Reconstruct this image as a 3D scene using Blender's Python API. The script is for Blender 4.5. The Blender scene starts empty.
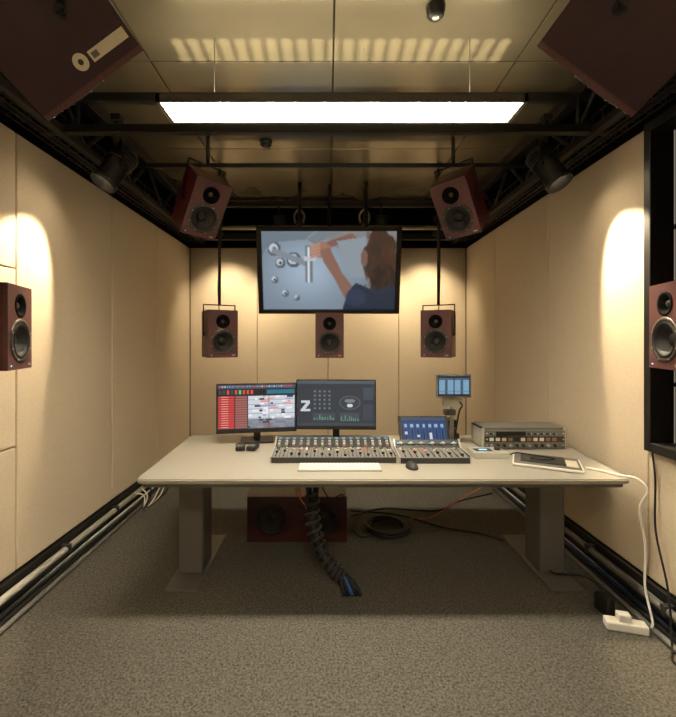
import bpy, bmesh, math, random
import numpy as np
from mathutils import Vector, Matrix
random.seed(4)
F=400.0; VX=328.0; VY=340.0; CZ=1.5
def P(px,py,d): return Vector(((px-VX)/F*d, d, CZ+(VY-py)/F*d))
def s2l(c):
    c=c/255.0
    return c/12.92 if c<=0.04045 else ((c+0.055)/1.055)**2.4
def rgb(r,g,b): return (s2l(r),s2l(g),s2l(b),1)
# ---------------- materials
M={}
def mat(name,col,rough=0.5,metal=0.0,noise=None,bump=None,emit=None,spec=0.5,coat=0):
    m=bpy.data.materials.new(name); m.use_nodes=True
    nt=m.node_tree; b=nt.nodes['Principled BSDF']
    b.inputs['Base Color'].default_value=col
    b.inputs['Roughness'].default_value=rough
    b.inputs['Metallic'].default_value=metal
    b.inputs['Specular IOR Level'].default_value=spec
    b.inputs['Coat Weight'].default_value=coat
    if emit:
        b.inputs['Emission Color'].default_value=emit[0]; b.inputs['Emission Strength'].default_value=emit[1]
    tc=nt.nodes.new('ShaderNodeTexCoord')
    if noise:
        sc,amt,det,stretch=noise
        mp=nt.nodes.new('ShaderNodeMapping'); mp.inputs['Scale'].default_value=stretch
        n=nt.nodes.new('ShaderNodeTexNoise'); n.inputs['Scale'].default_value=sc; n.inputs['Detail'].default_value=det
        r=nt.nodes.new('ShaderNodeValToRGB')
        r.color_ramp.elements[0].position=0.3; r.color_ramp.elements[1].position=0.7
        r.color_ramp.elements[0].color=tuple(c*(1-amt) for c in col[:3])+(1,)
        r.color_ramp.elements[1].color=tuple(min(1,c*(1+amt)) for c in col[:3])+(1,)
        nt.links.new(tc.outputs['Object'],mp.inputs['Vector']); nt.links.new(mp.outputs['Vector'],n.inputs['Vector'])
        nt.links.new(n.outputs['Fac'],r.inputs['Fac']); nt.links.new(r.outputs['Color'],b.inputs['Base Color'])
    if bump:
        n2=nt.nodes.new('ShaderNodeTexNoise'); n2.inputs['Scale'].default_value=bump[0]; n2.inputs['Detail'].default_value=3
        bp=nt.nodes.new('ShaderNodeBump'); bp.inputs['Strength'].default_value=bump[1]; bp.inputs['Distance'].default_value=0.004
        nt.links.new(tc.outputs['Object'],n2.inputs['Vector']); nt.links.new(n2.outputs['Fac'],bp.inputs['Height'])
        nt.links.new(bp.outputs['Normal'],b.inputs['Normal'])
    M[name]=m; return m
mat('fabric',rgb(204,190,168),0.95,noise=(60,0.05,5,(1,1,1.5)),bump=(240,0.45),spec=0.1)
mat('carpet',rgb(94,91,84),1.0,noise=(95,0.5,3,(1,1,1)),bump=(220,0.6),spec=0.05)
mat('black',rgb(22,21,20),0.5)
mat('lampbody',rgb(34,33,32),0.35)
mat('blackmatte',rgb(14,13,12),0.9,spec=0.1)
mat('rubber',rgb(18,18,19),0.6)
mat('ceilpanel',rgb(138,129,108),0.25,metal=0.55,noise=(2,0.08,3,(1,1,1)))
mat('desk',rgb(158,154,143),0.42,noise=(400,0.05,2,(1,1,1)))
mat('deskedge',rgb(84,80,71),0.45)
mat('legs',rgb(106,103,97),0.45,metal=0.3)
mat('maroon',rgb(78,28,36),0.35,noise=(6,0.25,5,(1,1,12)),coat=0.2)
mat('maroonsub',rgb(62,26,28),0.4,noise=(6,0.2,5,(1,1,12)),coat=0.1)
mat('maroondark',rgb(52,18,33),0.4,noise=(5,0.15,4,(1,1,8)),coat=0.1)
mat('baffle',rgb(92,56,58),0.45,noise=(6,0.12,5,(1,1,10)))
mat('cone',rgb(34,32,31),0.6)
mat('ring',rgb(78,74,70),0.4,metal=0.5)
mat('dome',rgb(95,90,85),0.35,metal=0.4)
mat('silver',rgb(176,174,168),0.35,metal=0.7)
mat('alu',rgb(190,188,180),0.4,metal=0.3)
mat('white',rgb(232,230,222),0.5)
mat('grey',rgb(110,108,104),0.5)
mat('darkgrey',rgb(52,51,50),0.5)
mat('consoletop',rgb(132,130,126),0.45,metal=0.2)
mat('wood',rgb(150,112,70),0.5,noise=(8,0.2,4,(1,1,8)))
mat('blue',rgb(40,90,160),0.5)
mat('orange',rgb(215,110,60),0.5)
mat('red',rgb(190,40,35),0.5)
mat('green',rgb(60,160,80),0.5)
mat('paper',rgb(226,218,196),0.7)
mat('tube',(1,0.95,0.85,1),0.4,emit=((1,0.88,0.68,1),50))
mat('lens',(1,0.9,0.7,1),0.4,emit=((1,0.82,0.55,1),25))
mat('led',(0.2,0.6,1,1),0.4,emit=((0.3,0.7,1,1),1))
m=bpy.data.materials.new('screen'); m.use_nodes=True; nt=m.node_tree; b=nt.nodes['Principled BSDF']
at=nt.nodes.new('ShaderNodeAttribute'); at.attribute_name='Col'
b.inputs['Base Color'].default_value=(0.01,0.01,0.01,1); b.inputs['Roughness'].default_value=0.25
nt.links.new(at.outputs['Color'],b.inputs['Emission Color']); b.inputs['Emission Strength'].default_value=0.45
M['screen']=m
# ---------------- builder
class B:
    def __init__(s): s.v=[];s.f=[];s.m=[];s.sm=[];s.mats=[]
    def mi(s,name):
        if name not in s.mats: s.mats.append(name)
        return s.mats.index(name)
    def add(s,vs,fs,m,smooth=False,T=None):
        o=len(s.v); i=s.mi(m)
        for v in vs:
            v=Vector(v)
            if T is not None: v=T@v
            s.v.append(v)
        for k,f in enumerate(fs):
            s.f.append([o+a for a in f]); s.m.append(i)
            s.sm.append(smooth if isinstance(smooth,bool) else smooth[k])
    def bm(s,bm,m,smooth=False,T=None):
        bm.verts.index_update()
        s.add([v.co.copy() for v in bm.verts],[[v.index for v in f.verts] for f in bm.faces],m,smooth,T); bm.free()
    def box(s,c,size,m,bev=0.0,T=None,R=None,seg=2):
        bm=bmesh.new(); bmesh.ops.create_cube(bm,size=1)
        for v in bm.verts: v.co=Vector((v.co.x*size[0],v.co.y*size[1],v.co.z*size[2]))
        if bev>0: bmesh.ops.bevel(bm,geom=bm.edges[:],offset=bev,segments=seg,affect='EDGES',profile=0.5)
        X=Matrix.Translation(Vector(c))
        if R is not None: X=X@R.to_4x4()
        if T is not None: X=T@X
        s.bm(bm,m,False,X)
    def bx(s,a,b,m,bev=0.0,T=None):
        a=Vector(a);b=Vector(b); s.box((a+b)/2,[abs(x) for x in (b-a)],m,bev,T)
    def lathe(s,prof,m,T,n=28,close=True):
        vs=[];fs=[]
        for r,z in prof:
            for k in range(n):
                a=2*math.pi*k/n; vs.append((r*math.cos(a),r*math.sin(a),z))
        for i in range(len(prof)-1):
            for k in range(n):
                k2=(k+1)%n; fs.append([i*n+k,i*n+k2,(i+1)*n+k2,(i+1)*n+k])
        s.add(vs,fs,m,True,T)
    def cyl(s,p0,p1,r,m,n=14,r2=None,T=None):
        p0=Vector(p0);p1=Vector(p1);d=p1-p0;L=d.length
        X=Matrix.Translation(p0)@d.to_track_quat('Z','Y').to_matrix().to_4x4()
        if T is not None: X=T@X
        r2=r if r2 is None else r2
        vs=[(r*math.cos(2*math.pi*k/n),r*math.sin(2*math.pi*k/n),0) for k in range(n)]+[(r2*math.cos(2*math.pi*k/n),r2*math.sin(2*math.pi*k/n),L) for k in range(n)]
        fs=[[k,(k+1)%n,n+(k+1)%n,n+k] for k in range(n)]+[list(range(n))[::-1],list(range(n,2*n))]
        s.add(vs,fs,m,[True]*n+[False,False],X)
    def tube(s,pts,r,m,n=8,smooth=True,sub=6,T=None,rf=None):
        pts=[Vector(p) for p in pts]
        if smooth and len(pts)>2:
            q=[]
            for i in range(len(pts)-1):
                p0=pts[max(i-1,0)];p1=pts[i];p2=pts[i+1];p3=pts[min(i+2,len(pts)-1)]
                for k in range(sub):
                    t=k/sub
                    q.append(0.5*((2*p1)+(p2-p0)*t+(2*p0-5*p1+4*p2-p3)*t*t+(-p0+3*p1-3*p2+p3)*t**3))
            q.append(pts[-1]); pts=q
        N=len(pts); vs=[];fs=[]
        up=None
        for i,p in enumerate(pts):
            t=(pts[min(i+1,N-1)]-pts[max(i-1,0)]).normalized()
            if up is None:
                up=Vector((0,0,1)) if abs(t.z)<0.9 else Vector((1,0,0))
            a=t.cross(up)
            if a.length<1e-5: a=t.cross(Vector((0.3,1,0.2)))
            a.normalize(); up=a.cross(t).normalized()
            rr=r if rf is None else rf(i/(N-1))
            for k in range(n):
                an=2*math.pi*k/n; vs.append(p+a*rr*math.cos(an)+up*rr*math.sin(an))
        for i in range(N-1):
            for k in range(n):
                k2=(k+1)%n; fs.append([i*n+k,i*n+k2,(i+1)*n+k2,(i+1)*n+k])
        fs.append(list(range(n))); fs.append([(N-1)*n+k for k in range(n)][::-1])
        s.add(vs,fs,m,True,T)
    def poly(s,pts,z0,z1,m,bev=0,T=None,mtop=None):
        bm=bmesh.new()
        vs=[bm.verts.new((p[0],p[1],z0)) for p in pts]; f=bm.faces.new(vs)
        r=bmesh.ops.extrude_face_region(bm,geom=[f])
        for v in [g for g in r['geom'] if isinstance(g,bmesh.types.BMVert)]: v.co.z=z1
        bmesh.ops.recalc_face_normals(bm,faces=bm.faces[:])
        if bev>0: bmesh.ops.bevel(bm,geom=[e for e in bm.edges if abs(e.verts[0].co.z-e.verts[1].co.z)<1e-6],offset=bev,segments=3,affect='EDGES')
        s.bm(bm,m,False,T)
    def plate(s,w,h,holes,y0,y1,m,T=None):
        # front plate in local XZ with circular holes
        cu=bpy.data.curves.new('t','CURVE'); cu.dimensions='2D'; cu.fill_mode='BOTH'; cu.extrude=abs(y1-y0)/2
        def sp(pts):
            q=cu.splines.new('POLY'); q.points.add(len(pts)-1)
            for i,p in enumerate(pts): q.points[i].co=(p[0],p[1],0,1)
            q.use_cyclic_u=True
        sp([(-w/2,-h/2),(w/2,-h/2),(w/2,h/2),(-w/2,h/2)])
        for (cx,cz,r) in holes: sp([(cx+r*math.cos(2*math.pi*k/32),cz+r*math.sin(2*math.pi*k/32)) for k in range(32)])
        ob=bpy.data.objects.new('t',cu); bpy.context.scene.collection.objects.link(ob)
        bpy.context.view_layer.update()
        me=bpy.data.meshes.new_from_object(ob.evaluated_get(bpy.context.evaluated_depsgraph_get()))
        X=Matrix.Translation((0,(y0+y1)/2,0))@Matrix.Rotation(math.pi/2,4,'X')
        if T is not None: X=T@X
        s.add([v.co.copy() for v in me.vertices],[list(p.vertices) for p in me.polygons],m,False,X)
        bpy.data.objects.remove(ob); bpy.data.curves.remove(cu); bpy.data.meshes.remove(me)
    def mesh(s,name):
        me=bpy.data.meshes.new(name); me.from_pydata([tuple(v) for v in s.v],[],s.f)
        for n in s.mats: me.materials.append(M[n])
        me.polygons.foreach_set('material_index',s.m); me.polygons.foreach_set('use_smooth',s.sm)
        me.update(); return me
    def done(s,name,loc=(0,0,0),rot=None,parent=None,recenter=True):
        if recenter and rot is None and tuple(loc)==(0,0,0) and s.v:
            lo=Vector([min(v[i] for v in s.v) for i in range(3)]);hi=Vector([max(v[i] for v in s.v) for i in range(3)])
            c=(lo+hi)/2; s.v=[v-c for v in s.v]; loc=c
        return place(s.mesh(name),name,loc,rot,parent)
def place(me,name,loc,rot=None,parent=None):
    ob=bpy.data.objects.new(name,me); bpy.context.scene.collection.objects.link(ob)
    ob.matrix_world=Matrix.Translation(Vector(loc))@(rot.to_4x4() if rot is not None else Matrix.Identity(4))
    if parent is not None:
        ob.parent=parent; ob.matrix_parent_inverse=parent.matrix_world.inverted()
    return ob
FRONT=Matrix.Rotation(math.pi/2,4,'X')  # local z -> -y  (lathe axis toward front)
def axes(n,up=Vector((0,0,1))):
    n=Vector(n).normalized(); Y=-n; X=Y.cross(up).normalized(); Z=X.cross(Y)
    return Matrix((X,Y,Z)).transposed()

# ================= ROOM =================
XL=-1.753; XR=1.753; YB=5.08; YF=-1.6; WT=2.67
b=B(); b.bx((-2.3,YF-0.1,-0.06),(2.3,YB+0.3,0),'carpet'); b.done('floor')
def wallpanels(b,side,ys,zs_list,x):
    for (y0,y1),zs in zip(ys,zs_list):
        for z0,z1 in zs:
            g=0.003
            xo=x+(0.04 if side>0 else -0.04)
            b.bx((x,y0+g,z0+g),(xo,y1-g,z1-g),'fabric',0.008)
b=B(); b.bx((XL-0.04,YF,0),(XL-0.14,YB+0.2,3.4),'blackmatte')
full=[(0.2,WT)]
wallpanels(b,-1,[(-1.6,-0.2),(-0.2,1.05),(1.05,2.25),(2.25,3.25),(3.25,4.1),(4.1,YB)],[full,full,[(0.2,0.9),(0.9,1.9),(1.9,WT)],full,full,full],XL); b.done('wall_left')
b=B()
# right wall with real recess y 1.2..2.19, z 0.93..2.67
b.bx((XR+0.04,YF,0),(XR+0.14,1.2,3.4),'blackmatte'); b.bx((XR+0.04,2.19,0),(XR+0.14,YB+0.2,3.4),'blackmatte')
b.bx((XR+0.04,1.2,0),(XR+0.14,2.19,0.93),'blackmatte'); b.bx((XR+0.04,1.2,WT),(XR+0.14,2.19,3.4),'blackmatte')
wallpanels(b,1,[(-1.6,0),(0,1.2),(2.19,3.19),(3.19,4.2),(4.2,YB),(1.2,2.19)],[full,full,full,full,full,[(0.2,0.9)]],XR); WR=b.done('wall_right')
b=B()  # recessed rack cabinet
b.bx((XR+0.5,1.2,0.93),(XR+0.52,2.19,WT),'blackmatte'); b.bx((XR+0.15,1.2,0.9),(XR+0.5,1.22,WT),'black'); b.bx((XR+0.15,2.17,0.93),(XR+0.5,2.19,WT),'black')
b.bx((XR+0.15,1.2,0.91),(XR+0.5,2.19,0.93),'black'); b.bx((XR+0.15,1.2,WT-0.02),(XR+0.5,2.19,WT),'black')
for a,c in [((XR-0.03,2.14,0.9),(XR+0.1,2.185,WT)),((XR-0.03,1.2,0.9),(XR+0.1,1.25,WT)),((XR-0.03,1.25,0.9),(XR+0.1,2.14,0.95)),((XR-0.03,1.25,WT-0.05),(XR+0.1,2.14,WT))]: b.bx(a,c,'black',0.004)
for z in (1.25,2.1): b.bx((XR+0.1,1.22,z),(XR+0.48,2.17,z+0.02),'black')
for z,mm in ((0.96,'darkgrey'),(1.1,'grey')):
    b.bx((XR+0.12,1.4,z),(XR+0.45,2.05,z+0.1),mm,0.004)
    for k in range(6): b.cyl((XR+0.12,1.5+k*0.09,z+0.05),(XR+0.1,1.5+k*0.09,z+0.05),0.012,'silver')
b.done('equipment_rack_cabinet')
b=B(); b.bx((-2.0,YB+0.04,0),(2.0,YB+0.14,3.4),'blackmatte')
for x0,x1 in [(XL,-0.9),(-0.9,0.0),(0.0,0.9),(0.9,XR)]: b.bx((x0+0.003,YB,0.2),(x1-0.003,YB+0.04,WT),'fabric',0.008)
b.done('wall_back')
b=B(); b.bx((-2.0,YF-0.1,0),(2.0,YF,3.4),'fabric'); b.done('wall_front')
b=B()
xs=[-1.56,-1.02,0.03,1.08,1.56]; ys=[-1.6,-0.4,1.35,2.3,3.35,4.86]
for i in range(4):
    for j in range(5): b.bx((xs[i]+0.004,ys[j]+0.004,3.1),(xs[i+1]-0.004,ys[j+1]-0.004,3.14),'ceilpanel',0.003)
b.bx((-2.0,YF,3.3),(2.0,YB+0.2,3.4),'blackmatte')
for i in range(5): b.bx((xs[i]-0.02,-1.6,3.14),(xs[i]+0.02,4.86,3.3),'black')
b.done('ceiling')
for side,x in (('left',XL),('right',XR)):
    s=-1 if x<0 else 1
    b=B()
    b.bx((x+s*0.02,YF,0),(x-s*0.015,YB,0.19),'black',0.004)
    b.bx((x-s*0.015,YF,0.02),(x-s*0.06,YB,0.035),'darkgrey')
    b.bx((x-s*0.015,YF,0.1),(x-s*0.05,YB,0.115),'darkgrey')
    b.done('baseboard_'+side)
    b=B()
    b.cyl((x-s*0.045,YF+0.1,0.137),(x-s*0.045,YB-0.02,0.137),0.02,'alu' if s<0 else 'grey')
    for k in range(10): b.bx((x-s*0.015,-1+k*0.6,0.11),(x-s*0.068,-0.97+k*0.6,0.165),'darkgrey')
    b.cyl((x-s*0.085,YF+0.1,0.016),(x-s*0.085,YB-0.02,0.016),0.015,'grey')
    for k,(mm,r) in enumerate([('white',0.007),('blue' if s>0 else 'grey',0.006),('rubber',0.009)]):
        pts=[(x-s*(0.03+0.012*k+0.008*math.sin(i*1.7+k)),YF+0.2+i*0.6,0.045+0.012*math.sin(i+k)) for i in range(11)]
        b.tube(pts,r,mm,6)
    if s<0:
        for k in range(3): b.tube([(x+0.05+0.03*k,3.5+0.1*k,0.16),(x+0.12+0.03*k,3.55,0.12),(x+0.15,3.5,0.02),(x+0.12+0.02*k,3.75+0.1*k,0.01),(x+0.06,4.1+0.1*k,0.06)],0.006,['white','paper','rubber'][k],6)
    b.done('wall_conduit')
b=B(); b.bx((XL,YB-0.02,0),(XR,YB+0.03,0.19),'black',0.004); b.done('baseboard_back')

# ceiling structure
b=B()
def beam(p0,p1,w,m='black'): 
    b.bx((min(p0[0],p1[0])-(w/2 if p0[0]==p1[0] else 0),min(p0[1],p1[1])-(w/2 if p0[1]==p1[1] else 0),p0[2]-w/2),(max(p0[0],p1[0])+(w/2 if p0[0]==p1[0] else 0),max(p0[1],p1[1])+(w/2 if p0[1]==p1[1] else 0),p0[2]+w/2),m,0.004)
for x in (-1.58,1.58):
    beam((x,YF,3.05),(x,YB,3.05),0.08); beam((x,YF,2.74),(x,YB,2.74),0.045)
    for k in range(11): b.cyl((x,-1+k*0.6,2.75),(x,-0.7+k*0.6,3.03),0.014,'black'); b.cyl((x,-0.7+k*0.6,3.03),(x,-0.4+k*0.6,2.75),0.014,'black')
for y,z,w in ((2.38,2.75,0.05),(2.42,2.96,0.05),(0.4,2.96,0.05),(4.55,3.04,0.06),(4.9,2.76,0.07),(3.4,2.98,0.035)):
    beam((-1.7,y,z),(1.7,y,z),w)
for x in (-1.5,-0.75,0.75,1.5): b.cyl((x,2.4,2.75),(x,2.4,2.96),0.012,'black')
for x in (-1.3,-0.65,0,0.65,1.3): b.cyl((x,4.9,2.76),(x,4.9,3.3),0.016,'black')
TR=b.done('ceiling_truss')
b=B(); b.cyl((-1.5,4.2,2.68),(1.5,4.2,2.68),0.024,'silver')
for x in (-1.3,-0.3,0.38,1.3):
    b.cyl((x,4.2,2.66),(x,4.2,3.1),0.01,'black'); b.box((x,4.2,2.68),(0.05,0.07,0.07),'silver',0.01)
for x in (-0.3,0.38): b.tube([(x-0.04,4.17,2.72),(x-0.05,4.17,2.8),(x,4.17,2.86),(x+0.05,4.17,2.8),(x+0.04,4.17,2.72)],0.012,'silver')
b.done('lighting_pipe')
for s in (-1,1):
    b=B(); x0=s*1.74; x1=s*1.60; 
    prof=[(x0,2.85),(x0,2.79),(x0,2.72),(x0+(x1-x0)*0.33,2.72),(x0+(x1-x0)*0.66,2.72),(x1,2.72),(x1,2.79),(x1,2.85)]
    for q in prof: b.cyl((q[0],YF+0.1,q[1]),(q[0],YB-0.05,q[1]),0.004,'black',5)
    y=YF+0.15
    while y<YB-0.05:
        b.tube([(q[0],y,q[1]) for q in prof],0.004,'black',5,smooth=False); y+=0.09
    for k in range(5):
        pts=[(s*(1.62+0.025*k+0.012*math.sin(i*2.1+k)),YF+0.2+i*0.6,2.74+0.012*(k%3)+0.01*math.sin(i+k)) for i in range(11)]
        b.tube(pts,0.009,'rubber',6)
    b.done('cable_tray',(0,0,0),Matrix.Identity(3),TR)

# fluorescent fixture over the desk, plus an added fill copy
def fixture(yc,uplight):
    b=B(); x0,x1=-0.87,1.01; y0,y1=yc-0.1,yc+0.1; z=2.70; hh=0.045
    fm='grey'
    b.bx((x0,y0,z),(x0+0.02,y1,z+hh),fm); b.bx((x1-0.02,y0,z),(x1,y1,z+hh),fm)
    b.bx((x0,y0,z),(x1,y0+0.008,z+hh),fm); b.bx((x0,y1-0.008,z),(x1,y1,z+hh),fm)
    b.bx((x0,y0,z+hh-0.005),(x1,y1,z+hh+0.003),fm)
    b.bx((x0+0.02,y0+0.01,z+0.03),(x1-0.02,y1-0.01,z+0.035),'tube')
    n=46
    for k in range(1,n): 
        xx=x0+(x1-x0)*k/n; b.bx((xx-0.0012,y0+0.008,z+0.004),(xx+0.0012,y1-0.008,z+0.028),'alu')
    for yy in (yc-0.03,yc+0.03): b.bx((x0+0.02,yy-0.0015,z+0.004),(x1-0.02,yy+0.0015,z+0.028),'alu')
    for xx in (-0.6,0.75): b.cyl((xx,yc,z+hh),(xx,yc,3.095),0.002,'grey')
    ob=b.done('fluorescent_light_fixture')
    l=bpy.data.lights.new('uplight_tube','AREA'); l.shape='RECTANGLE'; l.size=1.8; l.size_y=0.1; l.energy=5.5 if uplight else 16; l.color=(1,0.86,0.6)
    o=bpy.data.objects.new('uplight_tube',l); bpy.context.scene.collection.objects.link(o)
    o.matrix_world=Matrix.Translation(((x0+x1)/2,yc,z+hh+0.008))@Matrix.Rotation(math.pi,4,'X'); o.parent=ob; o.matrix_parent_inverse=ob.matrix_world.inverted()
    if uplight:
        for k in range(22):
          for r,(dy,tl) in enumerate(((0.02,0.06),(0.05,0.14),(0.09,0.2))):
            l=bpy.data.lights.new('uplight_slot','SPOT'); l.energy=6; l.spot_size=math.radians(15); l.spot_blend=1.0; l.color=(1,0.86,0.55); l.shadow_soft_size=0.004
            o=bpy.data.objects.new('uplight_%d_%d'%(k,r),l); bpy.context.scene.collection.objects.link(o)
            dv=Vector((0,tl,1)).normalized()
            o.matrix_world=Matrix.Translation((x0+0.06+k*(x1-x0-0.12)/21,yc+dy,z+0.06))@dv.to_track_quat('-Z','Y').to_matrix().to_4x4()
            o.parent=ob; o.matrix_parent_inverse=ob.matrix_world.inverted()
fixture(2.115,True); fixture(-0.5,False)  # second one is unseen behind the camera, added as fill for room and floor

# stage spotlights
def spot(loc,target,energy,size,top,sc=1.0,blend=0.35):
    loc=Vector(loc); d=(Vector(target)-loc).normalized()
    R=d.to_track_quat('-Z','Y').to_matrix()
    b=B(); T=Matrix.Scale(sc,4)
    b.lathe([(0.0,0.10),(0.045,0.10),(0.055,0.085),(0.055,-0.09),(0.06,-0.1),(0.06,-0.12),(0.052,-0.12),(0.05,-0.06),(0.0,-0.05)],'lampbody',T)
    b.lathe([(0.0,-0.062),(0.045,-0.062)],'lens',T)
    for k in range(4): b.lathe([(0.055,0.02+k*0.018),(0.062,0.022+k*0.018),(0.062,0.026+k*0.018),(0.055,0.028+k*0.018)],'lampbody',T)
    ob=b.done('spotlight',loc,R)
    y=B(); up=Vector((0,0,top-loc.z)); ax=(R@Vector((1,0,0)))
    a1=ax*0.07*sc; H=Vector((0,0,0.1*sc)); y.tube([a1,a1+H,-a1+H,-a1],0.008,'black',6,smooth=False)
    y.cyl(a1,a1*0.7,0.012,'black'); y.cyl(-a1,-a1*0.7,0.012,'black')
    y.cyl(H,(0,0,up.z),0.01,'black')
    y.box((0,0,up.z-0.02),(0.06,0.06,0.04),'black',0.005)
    yo=y.done('yoke',loc,Matrix.Identity(3),ob)
    l=bpy.data.lights.new('spot_lamp','SPOT'); l.energy=energy; l.spot_size=math.radians(size); l.spot_blend=blend; l.color=(1,0.80,0.52); l.shadow_soft_size=0.03
    o=bpy.data.objects.new('lamp',l); bpy.context.scene.collection.objects.link(o)
    o.matrix_world=Matrix.Translation(loc+d*0.125*sc)@R.to_4x4(); o.parent=ob; o.matrix_parent_inverse=ob.matrix_world.inverted()
spot((-1.37,2.60,2.63),(-1.753,2.2,1.75),72,50,2.96,1.35)
spot((1.42,2.60,2.63),(1.753,2.2,1.75),98,54,2.96,1.35)
for x in (-1.25,-0.55,0.6,1.25): spot((x,4.50,2.80),(x*1.0,5.08,1.6),40,90,3.1,blend=1.0)

# ================= SPEAKERS =================
def speaker_mesh(w=0.27,h=0.43,d=0.29,cab='maroon'):
    b=B(); y0=-d/2
    t=0.018
    for a,c in [((-w/2,y0+0.012,-h/2),(-w/2+t,d/2,h/2)),((w/2-t,y0+0.012,-h/2),(w/2,d/2,h/2)),((-w/2+t,y0+0.012,-h/2),(w/2-t,d/2,-h/2+t)),((-w/2+t,y0+0.012,h/2-t),(w/2-t,d/2,h/2)),((-w/2+t,d/2-t,-h/2+t),(w/2-t,d/2,h/2-t))]:
        b.bx(a,c,cab,0.002)
    wz=-h*0.16; tz=h*0.26; wr=w*0.375; tr=w*0.2
    b.plate(w,h,[(0,wz,wr),(0,tz,tr)],y0,y0+0.02,'baffle')
    def L(pr,m,z): b.lathe(pr,m,Matrix.Translation((0,y0,z))@FRONT,n=32)
    L([(wr+0.012,-0.001),(wr+0.012,0.004),(wr-0.004,0.006),(wr-0.008,0.001)],'ring',wz)
    L([(wr-0.006,0.0),(wr-0.014,0.008),(wr-0.024,0.0),(wr-0.03,-0.006)],'rubber',wz)
    L([(wr-0.028,-0.006),(wr*0.3,-0.045)],'cone',wz)
    L([(wr*0.36,-0.043),(wr*0.3,-0.03),(wr*0.16,-0.022),(0.0,-0.02)],'cone',wz)
    L([(tr+0.008,0.0),(tr+0.008,0.003),(tr-0.004,0.003),(tr*0.6,-0.012),(0.016,-0.02)],'blackmatte',tz)
    L([(0.017,-0.02),(0.014,-0.012),(0.007,-0.007),(0,-0.006)],'dome',tz)
    for k in range(8):
        a=math.pi/8+k*math.pi/4; b.cyl((math.cos(a)*(wr+0.004),y0-0.004,wz+math.sin(a)*(wr+0.004)),(math.cos(a)*(wr+0.004),y0-0.008,wz+math.sin(a)*(wr+0.004)),0.0035,'silver',8)
    b.box((w*0.36,y0-0.001,-h*0.45),(0.03,0.003,0.012),'silver')
    b.cyl((-w*0.38,y0,-h*0.45),(-w*0.38,y0-0.003,-h*0.45),0.003,'led',8)
    b.box((0,d/2+0.004,0),(w*0.6,0.008,h*0.5),'darkgrey',0.002)
    return b.mesh('monitor_speaker')
SM=speaker_mesh(); SMD=speaker_mesh(cab='maroondark'); SM2=speaker_mesh(0.25,0.40,0.25)
def speaker(me,loc,n,up=Vector((0,0,1))): return place(me,'studio_monitor_speaker',loc,axes(n,up))
LIS=Vector((0.05,1.7,1.35))
def child(b,name,par): return b.done(name,(0,0,0),Matrix.Identity(3),par)
# ear level side pair
for s,loc in ((-1,(-1.60,1.89,1.56)),(1,(1.685,1.83,1.565))):
    n=Vector((-s*0.96,0.28 if s<0 else 0.2,0)); sp=speaker(SM2,loc,n)
    b=B(); x=loc[0]; wx=s*1.753 if s<0 else 2.2
    b.cyl((x+s*0.1,loc[1],loc[2]-0.05),(wx,loc[1],loc[2]-0.05),0.015,'black'); 
    child(b,'wall_bracket',sp)
# front pair with hanging rod
for px,s in ((219.5,-1),(438.5,1)):
    loc=P(px,334,3.74); n=(LIS-loc); n.z=0
    sp=speaker(SM,loc,n)
    b=B(); R=axes(n); T=Matrix.Translation(loc)@R.to_4x4()
    b.tube([(-0.145,0,0.0),(-0.145,0,0.27),(0.145,0,0.27),(0.145,0,0.0)],0.008,'black',6,smooth=False,T=T)
    b.cyl((-0.15,0,0),(-0.135,0,0),0.02,'black',T=T); b.cyl((0.15,0,0),(0.135,0,0),0.02,'black',T=T)
    b.cyl((loc.x,loc.y,loc.z+0.27),(loc.x,loc.y,3.1),0.014,'black')
    child(b,'hanging_rod',sp)
    b=B(); b.tube([loc+Vector((0,0.15,0.05)),loc+Vector((s*0.05,0.19,0.2)),loc+Vector((s*0.03,0.06,0.5)),(loc.x+0.02,loc.y+0.02,2.6),(loc.x+0.02,loc.y+0.02,3.05)],0.005,'rubber',6); child(b,'signal_cable',sp)
loc=P(329.5,335.5,3.95); sp=speaker(SM,loc,(0,-1,0))
b=B(); b.cyl((loc.x,loc.y+0.17,loc.z),(loc.x,loc.y+0.17,3.1),0.014,'black'); b.bx((loc.x-0.05,loc.y+0.14,loc.z-0.05),(loc.x+0.05,loc.y+0.185,loc.z+0.05),'black'); child(b,'hanging_rod',sp)
# upper front pair
for px,s in ((201,-1),(460,1)):
    loc=P(px,203,3.05); n=LIS+Vector((0,0,0))-loc
    U=Vector((-s*0.12,0,1))
    sp=speaker(SM,loc,n,U)
    R=axes(n,U); T=Matrix.Translation(loc)@R.to_4x4()
    b=B(); b.tube([(-0.145,0,0),(-0.145,0.1,0.26),(0.145,0.1,0.26),(0.145,0,0)],0.008,'black',6,smooth=False,T=T)
    b.cyl((-0.15,0,0),(-0.135,0,0),0.02,'black',T=T); b.cyl((0.15,0,0),(0.135,0,0),0.02,'black',T=T)
    q=T@Vector((0,0.1,0.26)); b.cyl(q,(q.x,q.y,3.1),0.014,'black')
    child(b,'yoke_bracket',sp)
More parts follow.
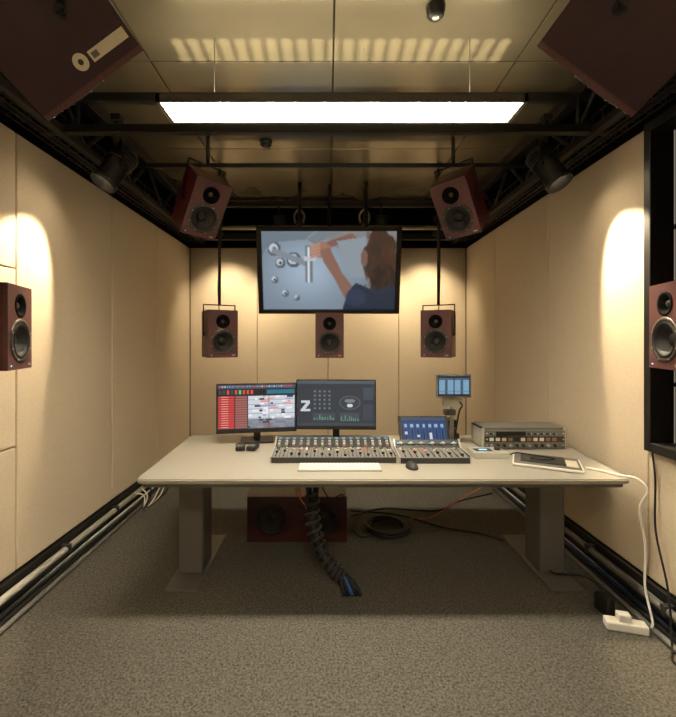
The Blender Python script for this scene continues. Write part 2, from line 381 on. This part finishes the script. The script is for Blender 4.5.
# upper near pair
for s,mp in ((-1,(96,86)),(1,(584,82))):
    n=Vector((-s*0.6,0.976,-0.8)).normalized(); e=Vector((-s*0.8,0,0.6)); mm=Vector((-s*0.42,-0.716,-0.56)).normalized()
    Mp=P(mp[0],mp[1],1.45); d=0.29
    c=Mp-n*(d/2)-mm*0.135
    Y=-n; X=Y.cross(e).normalized(); R=Matrix((X,Y,e)).transposed()
    sp=place(SMD,'studio_monitor_speaker',c,R)
    b=B()
    q=Mp-n*0.20+e*0.066+mm*0.004
    b.cyl(q-mm*0.002,q+mm*0.02,0.022,'black'); q2=q+mm*0.018
    b.bx((q2.x-0.014,q2.y-0.005,q2.z-0.01),(q2.x+0.014,q2.y+0.005,3.1),'black')
    q=c-mm*0.14; b.cyl(c-mm*0.12,c-mm*0.18,0.04,'black'); b.cyl(c-mm*0.17,(q.x,q.y,3.1),0.016,'black')
    child(b,'ceiling_bracket',sp)
    if s<0:
        b=B()
        cc=Mp-n*0.075+e*0.012
        b.cyl(cc-mm*0.001,cc+mm*0.002,0.026,'paper',24); b.cyl(cc+mm*0.001,cc+mm*0.003,0.009,'darkgrey',16)
        c2=Mp-n*0.07+e*0.125
        R2=Matrix((e,n,mm)).transposed()
        b.box(c2+mm*0.001,(0.15,0.034,0.003),'paper',0,R=R2)
        b.box(c2+mm*0.003-e*0.055,(0.025,0.018,0.002),'grey',0,R=R2)
        child(b,'label_sticker',sp)

# subwoofer
b=B(); w,h,d=0.74,0.335,0.42; y0=-d/2; t=0.02
for a,c in [((-w/2,y0+0.012,-h/2),(-w/2+t,d/2,h/2)),((w/2-t,y0+0.012,-h/2),(w/2,d/2,h/2)),((-w/2+t,y0+0.012,-h/2),(w/2-t,d/2,-h/2+t)),((-w/2+t,y0+0.012,h/2-t),(w/2-t,d/2,h/2)),((-w/2+t,d/2-t,-h/2+t),(w/2-t,d/2,h/2-t))]: b.bx(a,c,'maroonsub',0.002)
b.plate(w,h,[(-0.19,0,0.105),(0.19,0,0.105)],y0,y0+0.02,'maroonsub')
for x in (-0.19,0.19):
    T=Matrix.Translation((x,y0,0))@FRONT
    b.lathe([(0.118,-0.001),(0.118,0.004),(0.1,0.006),(0.095,0.001)],'black',T,32); b.lathe([(0.098,0),(0.09,0.009),(0.08,0),(0.075,-0.005)],'rubber',T,32)
    b.lathe([(0.077,-0.005),(0.03,-0.04),(0.02,-0.028),(0,-0.025)],'cone',T,32)
b.bx((w/2-0.012,-0.05,-0.05),(w/2+0.004,0.05,0.05),'black')
b.done('subwoofer',(-0.23,2.97+d/2,h/2+0.001),Matrix.Identity(3))

# ================= TV =================
def canvas(w,h,c): a=np.zeros((h,w,3),float); a[:]=c; return a
def rect(a,x0,y0,x1,y1,c,al=1.0):
    x0,y0,x1,y1=[int(round(v)) for v in (x0,y0,x1,y1)]
    a[max(y0,0):y1,max(x0,0):x1]=a[max(y0,0):y1,max(x0,0):x1]*(1-al)+np.array(c,float)*al
def pgon(a,pts,c,al=1.0):
    h,w,_=a.shape; yy,xx=np.mgrid[0:h,0:w]; ins=np.zeros((h,w),bool); n=len(pts)
    for i in range(n):
        x1,y1=pts[i];x2,y2=pts[(i+1)%n]
        if y1==y2: continue
        cnd=((y1>yy)!=(y2>yy))&(xx<(x2-x1)*(yy-y1)/(y2-y1)+x1); ins^=cnd
    a[ins]=a[ins]*(1-al)+np.array(c,float)*al
def ell(a,cx,cy,rx,ry,c,al=1.0):
    h,w,_=a.shape; yy,xx=np.mgrid[0:h,0:w]; m=((xx-cx)/rx)**2+((yy-cy)/ry)**2<1
    a[m]=a[m]*(1-al)+np.array(c,float)*al
def screen(arr,w,h,name,loc,R,par):
    H,W,_=arr.shape
    xs=np.linspace(-w/2,w/2,W+1); zs=np.linspace(h/2,-h/2,H+1)
    vs=[(x,0,z) for z in zs for x in xs]
    fs=[(j*(W+1)+i,(j+1)*(W+1)+i,(j+1)*(W+1)+i+1,j*(W+1)+i+1) for j in range(H) for i in range(W)]
    me=bpy.data.meshes.new(name); me.from_pydata(vs,[],fs)
    ca=me.color_attributes.new('Col','FLOAT_COLOR','CORNER')
    c=np.clip(arr.reshape(-1,3)/255.0,0,1); lin=np.where(c<=0.04045,c/12.92,((c+0.055)/1.055)**2.4)
    col=np.ones((H*W,4,4)); col[:,:,:3]=lin[:,None,:]
    ca.data.foreach_set('color',col.reshape(-1)); me.materials.append(M['screen']); me.update()
    return place(me,name,loc,R,par)
def blur(a,n=1):
    for _ in range(n):
        p=np.pad(a,((1,1),(1,1),(0,0)),mode='edge'); a=(p[:-2,1:-1]+p[2:,1:-1]+p[1:-1,:-2]+p[1:-1,2:]+2*p[1:-1,1:-1])/6
    return a
a=canvas(180,102,(150,168,186))
yy,xx=np.mgrid[0:102,0:180]; a*= (0.8+0.3*np.exp(-((xx-60)/50.)**2-((yy-50)/40.)**2))[:,:,None]
pgon(a,[(0,0),(70,0),(58,10),(10,14),(0,30)],(112,126,138)); pgon(a,[(95,0),(180,0),(180,60),(120,30),(88,14)],(132,132,132))
pgon(a,[(60,10),(75,0),(110,0),(70,16)],(120,130,138)); pgon(a,[(66,20),(120,2),(128,8),(74,26)],(130,92,84))
for x,y,r in ((16,22,9),(24,40,7),(42,36,10),(62,40,6),(30,80,5),(46,86,4),(16,62,5)):
    ell(a,x,y,r,r,(84,94,104)); ell(a,x-1,y-1,r*0.7,r*0.7,(196,206,214)); ell(a,x,y,r*0.3,r*0.3,(60,68,78))
pgon(a,[(14,20),(64,38),(62,46),(12,27)],(132,142,152)); rect(a,58,18,68,66,(112,124,134)); rect(a,61,20,64,66,(222,228,232)); rect(a,56,32,72,38,(190,198,206))
pgon(a,[(64,18),(82,12),(94,20),(88,32),(78,34),(66,28)],(160,116,100))   # hand
for k in range(4): pgon(a,[(64,17+k*4.5),(78,14+k*4.5),(78,17+k*4.5),(65,21+k*4.5)],(182,140,122)); 
pgon(a,[(78,24),(90,20),(108,54),(124,74),(112,88),(98,62),(82,38)],(136,100,88))
pgon(a,[(100,12),(140,6),(140,60),(118,60)],(140,152,162))
ell(a,158,34,20,36,(54,42,38))
for t in range(70):
    an=random.random()*6.28; ell(a,158+20*math.cos(an)*random.random()**0.4,32+36*math.sin(an)*random.random()**0.4,5,8,(50+random.random()*30,40+random.random()*10,36),0.75)
ell(a,164,66,18,26,(44,34,32)); ell(a,137,34,5,11,(122,92,82))
for k in range(40): ell(a,138+random.random()*38,2+random.random()*80,2.5,5,(60+random.random()*40,46+random.random()*18,42),0.4)
pgon(a,[(108,102),(116,78),(126,66),(150,76),(180,68),(180,102)],(36,46,66)); ell(a,126,86,14,12,(50,66,94),0.6)
a=np.clip(blur(a,1),0,255)*0.96
n=Vector((0,-1,-0.2)).normalized(); R=axes(n); c=P(329,271,4.0); c.y=4.0
w=1.33; h=0.78
b=B(); b.box((0,0.03,0),(w+0.1,0.05,h+0.08),'black',0.01); 
for s in (-1,1):
    b.box((s*(w/2+0.025),0.0,0),(0.05,0.03,h+0.08),'black',0.006); b.box((0,0,s*(h/2+0.02)),(w+0.1,0.03,0.04),'black',0.006)
b.box((0,0.08,0),(0.6,0.06,0.4),'darkgrey',0.01)
T=Matrix.Translation(c)@R.to_4x4(); Ti=T.inverted()
for x in (-0.3,0.38):
    p=T@Vector((x,0.1,0.1)); b.cyl((p.x,p.y,p.z),(p.x,p.y,3.1),0.018,'black',T=Ti)
tv=b.done('wall_television',c,R)
screen(a,w,h-0.01,'screen_image',c+R@Vector((0,0.002,0)),R,tv)

# ================= DESK =================
b=B()
def rpoly(c,r,n=6):
    out=[]; N=len(c)
    for i in range(N):
        p=Vector(c[i]);a_=(Vector(c[i-1])-p).normalized();d_=(Vector(c[(i+1)%N])-p).normalized()
        p0=p+a_*r;p1=p+d_*r
        for k in range(n+1):
            t=k/n; q=p0*(1-t)**2+p*2*t*(1-t)+p1*t*t; out.append((q.x,q.y))
    return out
DP=rpoly([(-1.04,2.15),(1.64,2.15),(1.735,3.16),(-1.08,3.16)],0.05)
b.poly(DP,0.722,0.75,'desk',0.006)
b.poly(rpoly([(-1.02,2.17),(1.62,2.17),(1.715,3.14),(-1.06,3.14)],0.05),0.70,0.7215,'deskedge')
for x0,x1 in ((-0.956,-0.797),(1.351,1.511)):
    xc=(x0+x1)/2
    b.bx((x0,2.55,0.01),(x1,2.75,0.66),'legs',0.012); b.bx((x0+0.02,2.57,0.5),(x1-0.02,2.73,0.7),'legs',0.006)
    b.bx((xc-0.1,2.38,0.0),(xc+0.1,3.06,0.012),'legs',0.004); b.bx((xc-0.06,2.3,0.66),(xc+0.06,3.0,0.70),'legs',0.004)
b.bx((-0.9,2.62,0.63),(1.45,2.68,0.70),'deskedge',0.004)
b.done('desk')

# ---- computer monitors
def cmon(name,c,n,w,h,arr):
    R=axes(n); b=B(); c=Vector(c)
    b.box((0,0.018,0),(w,0.03,h),'black',0.006)
    b.box((0,0.001,-h/2+0.008),(w,0.006,0.018),'black',0.002)
    b.box((0,0.05,0),(w*0.4,0.05,h*0.5),'black',0.015)
    zb=0.752-c.z
    b.box((0,0.075,(zb-0.05)/2+0.02),(0.05,0.02,abs(zb)-0.02),'black',0.005)
    b.box((0,0.07,zb+0.008),(0.24,0.18,0.014),'black',0.005)
    ob=b.done(name,c,R); screen(arr,w-0.016,h-0.034,'screen_image',c+R@Vector((0,0.0005,0.008)),R,ob)
a=canvas(160,96,(40,42,50)); rect(a,0,0,160,8,(70,78,92))
for k in range(30): rect(a,4+k*5,2,7+k*5,5,random.choice([(200,90,80),(210,200,190),(90,160,210)]))
rect(a,0,9,160,22,(24,26,30))
for k in range(9): rect(a,3+k*8,11,8+k*8,20,random.choice([(60,70,80),(80,200,120),(200,80,70)]))
rect(a,100,11,158,20,(50,170,210),0.6)
for j in range(14):
    rect(a,2,24+j*5,34,28+j*5,(205,62,60)); rect(a,36,24+j*5,60,28+j*5,(160,96,92)); rect(a,8,25+j*5,22,26.4+j*5,(250,190,180))
rect(a,62,24,158,94,(206,212,222))
for j in range(14):
    rect(a,62,27.5+j*5,158,28+j*5,(120,126,140))
    x=62+random.random()*35
    while x<145:
        l=4+random.random()*16; rect(a,x,24+j*5,min(x+l,156),28+j*5,random.choice([(235,238,242),(225,150,150),(50,52,64),(160,168,190),(240,240,245)])); x+=l+random.random()*26
rect(a,62,74,158,94,(60,66,80),0.55); rect(a,104,24,105,94,(20,20,20))
cmon('computer_monitor',P(257,408,2.9),Vector((0.17,-1,0)),0.575,0.355,a)
a=canvas(160,96,(46,52,64)); rect(a,0,0,160,6,(78,86,98)); rect(a,0,90,160,96,(60,66,76))
pgon(a,[(8,42),(26,42),(26,47),(16,60),(27,60),(27,65),(7,65),(7,61),(18,47),(8,47)],(200,208,216))
for j in range(5):
    for i in range(4): ell(a,36+i*10,22+j*9,3,3,(70,88,98)); ell(a,36+i*10,22+j*9,1.3,1.3,(130,150,155))
rect(a,32,68,78,84,(60,70,80)); 
for i in range(8): rect(a,34+i*5.5,80-random.random()*10,37+i*5.5,83,(90,140,120))
ell(a,108,46,22,15,(86,94,102)); ell(a,108,46,20,13,(52,60,70)); ell(a,108,42,11,4,(120,128,134)); ell(a,108,52,6,4,(210,214,218))
rect(a,136,14,156,40,(60,74,86)); rect(a,88,68,128,86,(60,74,80)); rect(a,136,50,156,84,(58,66,78))
for i in range(9): rect(a,90+i*4.2,84-random.random()*12,92+i*4.2,85,(100,140,125))
cmon('computer_monitor',P(336,404.5,2.9),Vector((-0.03,-1,0.02)),0.58,0.36,a)
# small monitor
a=canvas(60,40,(30,36,44)); 
for x0 in (2,31): rect(a,x0,4,x0+27,36,(118,158,186)); rect(a,x0,4,x0+27,8,(70,90,110)); rect(a,x0+11,8,x0+16,36,(60,84,104)); rect(a,x0,30,x0+27,31,(80,110,130))
c=P(454,386,2.8); b=B(); w,h=0.245,0.165
b.box((0,0.015,0),(w,0.03,h),'grey',0.005); zb=0.752-c.z
b.cyl((0,0.05,0),(0,0.05,zb+0.01),0.014,'silver'); b.box((0,0.04,-0.02),(0.07,0.03,0.07),'darkgrey',0.004); b.cyl((0,0.05,zb),(0,0.05,zb+0.012),0.06,'darkgrey',24)
b.box((0,0.05,-0.12),(0.13,0.06,0.06),'silver',0.006); b.box((-0.02,0.04,-0.19),(0.08,0.05,0.04),'darkgrey',0.006)
b.tube([(-0.02,0.05,-0.08),(0.06,0.02,-0.13),(0.05,0.05,-0.2),(0.02,0.06,zb+0.02)],0.006,'rubber',6)
ob=b.done('meter_display',c,Matrix.Identity(3)); screen(a,w-0.02,h-0.024,'screen_image',c+Vector((0,-0.0015,0)),Matrix.Identity(3),ob)
# stack of small boxes
b=B()
for k,(x,y,z,sx,sz,mm) in enumerate([(0.86,3.02,0.752,0.22,0.055,'darkgrey'),(0.85,3.02,0.808,0.18,0.045,'grey'),(0.85,3.02,0.854,0.21,0.05,'black')]):
    b.bx((x-sx/2,y-0.07,z),(x+sx/2,y+0.08,z+sz),mm,0.004)
    for i in range(4): b.cyl((x-sx*0.35+i*sx*0.22,y-0.07,z+sz/2),(x-sx*0.35+i*sx*0.22,y-0.085,z+sz/2),0.011,'silver',10)
b.done('headphone_amplifier_stack')

# ---- mixing control surface
def console(name,x0,x1,nf,knobrows,yf=2.43,yb=2.74,zb=0.84):
    b=B()
    zf=0.785
    prof=[(yf,0.752),(yf,zf),(yf+0.19,zf+0.012),(yb-0.01,zb),(yb,zb-0.01),(yb,0.752)]
    vs=[(x,y,z) for x in (x0,x1) for y,z in prof]; n=len(prof)
    b.add(vs,[list(range(n))[::-1],list(range(n,2*n))]+[[i,(i+1)%n,n+(i+1)%n,n+i] for i in range(n)],'darkgrey')
    for x in (x0-0.008,x1): 
        vs=[(xx,y+(0.0),z+(0.006 if z>0.76 else 0)) for xx in (x,x+0.008) for y,z in prof]
        b.add(vs,[list(range(n))[::-1],list(range(n,2*n))]+[[i,(i+1)%n,n+(i+1)%n,n+i] for i in range(n)],'alu')
    def zat(y): return zf+0.012*(y-yf)/0.19 if y<yf+0.19 else zf+0.012+(zb-zf-0.012)*(y-yf-0.19)/(yb-0.01-yf-0.19)
    W=(x1-x0)/nf
    b.add([(x0+0.004,yf+0.004,zat(yf)+0.0008),(x1-0.004,yf+0.004,zat(yf)+0.0008),(x1-0.004,yf+0.185,zf+0.0125),(x0+0.004,yf+0.185,zf+0.0125)],[[0,1,2,3]],'consoletop')
    for i in range(nf):
        x=x0+W*(i+0.5)
        b.bx((x-0.003,yf+0.02,zat(yf+0.02)),(x+0.003,yf+0.125,zat(yf+0.125)+0.0005),'black')
        y=yf+0.03+random.random()*0.08
        b.bx((x-0.008,y-0.012,zat(y)+0.001),(x+0.008,y+0.012,zat(y)+0.016),'black',0.003); b.bx((x-0.007,y-0.001,zat(y)+0.016),(x+0.007,y+0.001,zat(y)+0.0168),'white')
        b.bx((x+W/2-0.001,yf+0.005,zat(yf+0.1)-0.004),(x+W/2+0.001,yf+0.185,zat(yf+0.185)+0.0008),'darkgrey')
        for k in range(3): 
            y=yf+0.14+k*0.018; b.bx((x-0.012,y-0.005,zat(y)),(x-0.001,y+0.005,zat(y)+0.004),random.choice(['white','darkgrey','green','orange']),0.001); b.bx((x+0.002,y-0.005,zat(y)),(x+0.012,y+0.005,zat(y)+0.004),random.choice(['darkgrey','white','red','darkgrey']),0.001)
        for k in range(knobrows):
            y=yf+0.205+k*0.032; b.cyl((x,y,zat(y)-0.001),(x,y-0.002,zat(y)+0.018),0.0095,'alu',12,0.008); b.box((x,y-0.006,zat(y)+0.0185),(0.002,0.006,0.001),'black')
        b.box((x,yb-0.03,zat(yb-0.03)+0.001),(W*0.8,0.02,0.003),'black')
        b.box((x,yb-0.03,zat(yb-0.03)+0.0035),(W*0.5,0.004,0.001),'led')
    return b.done(name)
console('mixing_console',-0.345,0.415,16,2)
MC=console('mixing_console',0.44,0.86,6,1,2.42,2.66)
b=B()
c=Vector((0.65,2.70,0.885)); R=axes((0.0,-1,0.55))
b.box((0,0.006,0),(0.34,0.012,0.215),'black',0.004); b.box((0,0.03,-0.05),(0.2,0.05,0.1),'darkgrey',0.004)
a=canvas(84,50,(40,60,96)); rect(a,0,0,84,5,(60,80,110))
for i in range(7):
    rect(a,3+i*11.5,9,12+i*11.5,46,(44,76,124)); rect(a,5+i*11.5,12,10+i*11.5,18,(150,180,210)); rect(a,6+i*11.5,22,8+i*11.5,44,(20,30,50)); rect(a,5+i*11.5,26+random.random()*12,10+i*11.5,30+random.random()*12,(210,215,220))
ob=b.done('touchscreen',c,R,MC); screen(a,0.30,0.185,'screen_image',c+R@Vector((0,-0.0012,0)),R,MC)
# keyboard
b=B(); kx0,kx1,ky0,ky1=-0.175,0.31,2.275,2.41
b.bx((kx0,ky0,0.751),(kx1,ky1,0.759),'silver',0.003)
for j in range(5):
    n=22 if j else 20
    for i in range(n):
        if j==0 and 5<=i<=9: 
            if i==5: b.bx((kx0+0.006+i*(kx1-kx0-0.012)/n+0.0015,ky0+0.008,0.758),(kx0+0.006+10*(kx1-kx0-0.012)/n-0.0015,ky0+0.029,0.763),'white',0.001)
            continue
        w=(kx1-kx0-0.012)/n; x=kx0+0.006+i*w; y=ky0+0.008+j*0.0242
        b.bx((x+0.0015,y,0.758),(x+w-0.0015,y+0.021,0.763),'white',0.001)
b.done('computer_keyboard')
b=B()
bm=bmesh.new(); bmesh.ops.create_uvsphere(bm,u_segments=20,v_segments=12,radius=1)
for v in bm.verts:
    v.co=Vector((v.co.x*0.033*(1-0.15*v.co.y),v.co.y*0.055,max(v.co.z,-0.05)*0.034))
b.bm(bm,'darkgrey',True); b.cyl((-0.004,0.025,0.028),(0.004,0.025,0.028),0.009,'black',12)
b.done('computer_mouse',(0.49,2.345,0.7535),Matrix.Rotation(0.2,3,'Z'))
for dx,ro in ((0,0.2),(0.085,-0.1)):
    b=B(); b.box((0,0,0.016),(0.065,0.11,0.03),'black',0.008); b.box((0,-0.02,0.032),(0.04,0.05,0.003),'grey',0.001); b.cyl((0,0.035,0.03),(0,0.035,0.037),0.012,'darkgrey')
    b.done('talkback_remote',(-0.60+dx,2.74,0.751),Matrix.Rotation(ro,3,'Z'))
# rack gear
b=B(); x0,x1=1.06,1.64; y0,y1=2.74,2.96
b.bx((x0,y0+0.01,0.751),(x0+0.016,y1,0.895),'alu',0.002); b.bx((x1-0.016,y0+0.01,0.751),(x1,y1,0.895),'alu',0.002); b.bx((x0,y0+0.02,0.88),(x1,y1,0.895),'grey',0.002); b.bx((x0,y0+0.02,0.751),(x1,y1,0.76),'silver')
for k in range(3):
    z=0.76+k*0.04; b.bx((x0+0.016,y0,z),(x1-0.016,y0+0.2,z+0.038),'grey' if k!=1 else 'darkgrey',0.002)
    for s in (x0+0.028,x1-0.028): b.cyl((s,y0,z+0.02),(s,y0-0.006,z+0.02),0.006,'silver',8)
    for i in range(11):
        x=x0+0.06+i*0.043
        if k==0: b.cyl((x,y0,z+0.019),(x,y0-0.014,z+0.019),0.010,'black' if i%3 else 'silver',12)
        elif k==1: b.bx((x-0.014,y0-0.003,z+0.008),(x+0.014,y0+0.002,z+0.03),random.choice(['wood','black','paper','wood']))
        else: 
            b.bx((x-0.012,y0-0.005,z+0.01),(x+0.006,y0,z+0.024),'darkgrey'); b.cyl((x+0.014,y0,z+0.018),(x+0.014,y0-0.003,z+0.018),0.002,'led',8)
b.box((1.25,y0-0.006,0.86),(0.2,0.006,0.028),'black')
b.done('rack_audio_processor')
# small interface w display
b=B(); b.bx((0.92,2.52,0.751),(1.14,2.66,0.79),'alu',0.004); b.box((1.0,2.585,0.7905),(0.11,0.06,0.003),'black'); b.box((1.0,2.585,0.7925),(0.05,0.02,0.001),'led'); b.cyl((1.095,2.59,0.79),(1.095,2.59,0.81),0.02,'darkgrey',18)
b.done('audio_interface')
# laptop
b=B(); R=Matrix.Rotation(-0.45,3,'Z')
b.box((0,0,0.009),(0.37,0.25,0.016),'white',0.005); b.box((0,0,0.0185),(0.35,0.235,0.003),'grey',0.001); b.box((-0.02,0.01,0.023),(0.24,0.17,0.008),'darkgrey',0.003); b.box((0.13,-0.03,0.024),(0.06,0.12,0.01),'paper',0.003)
b.done('closed_laptop',(1.32,2.42,0.751),R)
b=B()
b.tube([(1.14,2.50,0.784),(1.2,2.53,0.787),(1.3,2.46,0.787),(1.36,2.40,0.787),(1.28,2.38,0.787),(1.22,2.42,0.787)],0.004,'rubber',6)
b.done('headphone_cable')
# white cable off right edge down to power strip
b=B(); b.tube([(1.50,2.33,0.757),(1.55,2.28,0.757),(1.6,2.2,0.757),(1.655,2.14,0.757),(1.685,2.11,0.70),(1.66,2.13,0.6),(1.69,2.13,0.4),(1.68,2.12,0.2),(1.67,2.06,0.06),(1.65,2.04,0.03)],0.006,'white',8)
b.done('white_power_cable')
b=B(); b.box((0,0,0.024),(0.06,0.19,0.045),'white',0.008)
for k in range(3): b.cyl((0,-0.055+k*0.055,0.0465),(0,-0.055+k*0.055,0.048),0.02,'paper',20)
b.box((0.0,0.01,0.066),(0.045,0.06,0.04),'white',0.006)
b.done('power_strip',(1.54,2.07,0.0),Matrix.Rotation(1.3,3,'Z'))
b=B(); b.box((0,0,0.05),(0.05,0.09,0.1),'black',0.01); b.tube([(0,0,0.1),(-0.02,0.1,0.14),(-0.05,0.3,0.05),(0,0.45,0.01)],0.005,'rubber',6); b.done('power_adapter',(1.52,2.20,0),Matrix.Rotation(0.2,3,'Z'))
b=B(); b.tube([(1.735,2.14,0.90),(1.735,2.12,0.75),(1.72,2.1,0.5),(1.70,2.0,0.25),(1.66,1.93,0.03),(1.6,1.84,0.008),(1.66,1.7,0.008)],0.005,'rubber',8)
b.done('black_power_cable')

# cable bundle under desk
b=B()
path=[(-0.10,2.62,0.66),(-0.10,2.6,0.55),(-0.10,2.56,0.38),(-0.06,2.52,0.22),(0.02,2.46,0.11),(0.09,2.42,0.06)]
b.tube(path,0.036,'rubber',10)
pp=[Vector(p) for p in path]; dense=[]
for i in range(len(pp)-1):
    p0=pp[max(i-1,0)];p1=pp[i];p2=pp[i+1];p3=pp[min(i+2,len(pp)-1)]
    for k in range(36):
        t=k/36; dense.append(0.5*((2*p1)+(p2-p0)*t+(2*p0-5*p1+4*p2-p3)*t*t+(-p0+3*p1-3*p2+p3)*t**3))
spi=[]
for i in range(1,len(dense)-1):
    if i<45: continue
    t=(dense[i+1]-dense[i-1]).normalized(); a1=t.cross(Vector((0,1,0.3))).normalized(); a2=t.cross(a1)
    an=i*2*math.pi/11; spi.append(dense[i]+a1*0.043*math.cos(an)+a2*0.043*math.sin(an))
b.tube(spi,0.009,'darkgrey',6,smooth=False)
for k,mm in enumerate(['rubber','rubber','blue','rubber','rubber']):
    o=(k-2)*0.016
    b.tube([(0.05+o,2.44,0.09),(0.10+o,2.40,0.07),(0.13+o*1.4,2.36,0.03),(0.14+o*1.5,2.33,0.011)],0.012,mm,6)
for k,mm in enumerate(['rubber','blue','rubber']):
    o=(k-1)*0.028; b.tube([(-0.10+o,2.60,0.69),(-0.10+o*1.3,2.58,0.6),(-0.10+o,2.56,0.48)],0.010,mm,6)
b.tube([(-0.25,2.62,0.69),(-0.24,2.8,0.5),(-0.18,2.7,0.42),(-0.09,2.58,0.36)],0.005,'orange',6)
b.tube([(-0.16,2.62,0.69),(-0.19,2.7,0.45),(-0.14,2.62,0.4),(-0.08,2.55,0.3)],0.005,'orange',6)
b.tube([(-0.10,2.62,0.69),(0.0,2.75,0.42),(0.1,2.85,0.4),(0.13,2.94,0.3)],0.005,'rubber',6)
b.done('cable_bundle')
b=B()
pts=[]
for t in range(58):
    an=t*0.55; r=0.155+0.016*math.sin(t*0.37); pts.append((0.47+r*math.cos(an)+0.008*math.sin(t*0.11),3.15+r*math.sin(an),0.011+0.045*t/58))
b.tube(pts,0.008,'rubber',6,sub=3)
b.tube([(0.34,3.07,0.01),(0.25,3.03,0.008),(0.2,3.2,0.008),(0.3,3.5,0.008)],0.006,'rubber',6)
b.done('coiled_cable')
b=B(); b.tube([(0.2,3.5,0.007),(0.6,3.42,0.007),(0.9,3.2,0.007),(1.15,3.1,0.007),(1.3,2.95,0.018)],0.006,'rubber',6)
b.tube([(0.2,3.4,0.007),(0.5,3.55,0.007),(0.95,3.5,0.007),(1.2,3.7,0.007),(1.6,3.9,0.007)],0.006,'rubber',6)
b.tube([(0.68,3.35,0.007),(0.85,3.35,0.007),(1.1,3.6,0.007),(1.6,4.1,0.007)],0.004,'orange',6)
b.done('floor_cable')
# ceiling dome
b=B(); q=P(434,6,1.95); b.lathe([(0.0,0.0),(0.025,-0.002),(0.04,0.015),(0.045,0.04),(0.045,0.055)],'black',Matrix.Translation((q.x,1.92,3.045))); b.lathe([(0,-0.004),(0.012,-0.002),(0.02,0.003)],'silver',Matrix.Translation((q.x,1.92,3.043)))
b.done('smoke_detector')
b=B(); b.cyl((-0.5,3.22,3.1),(-0.5,3.22,3.07),0.05,'black',20); b.lathe([(0,0),(0.02,0.004),(0.03,0.02)],'darkgrey',Matrix.Translation((-0.5,3.22,3.052)))
b.done('smoke_detector')

# ================= CAMERA / WORLD =================
cam=bpy.data.cameras.new('camera'); co=bpy.data.objects.new('camera',cam); bpy.context.scene.collection.objects.link(co)
co.location=(0,0,CZ); co.rotation_euler=(math.pi/2,0,0)
cam.lens=36*F/717; cam.sensor_width=36; cam.sensor_fit='AUTO'
cam.shift_x=(338-VX)/717; cam.shift_y=-(358.5-VY)/717; cam.clip_start=0.02
bpy.context.scene.camera=co
w=bpy.data.worlds.new('world'); bpy.context.scene.world=w; w.use_nodes=True
w.node_tree.nodes['Background'].inputs[0].default_value=(0.9,0.8,0.6,1); w.node_tree.nodes['Background'].inputs[1].default_value=0.1
bpy.context.scene.view_settings.view_transform='Standard'
bpy.context.scene.view_settings.exposure=1.12
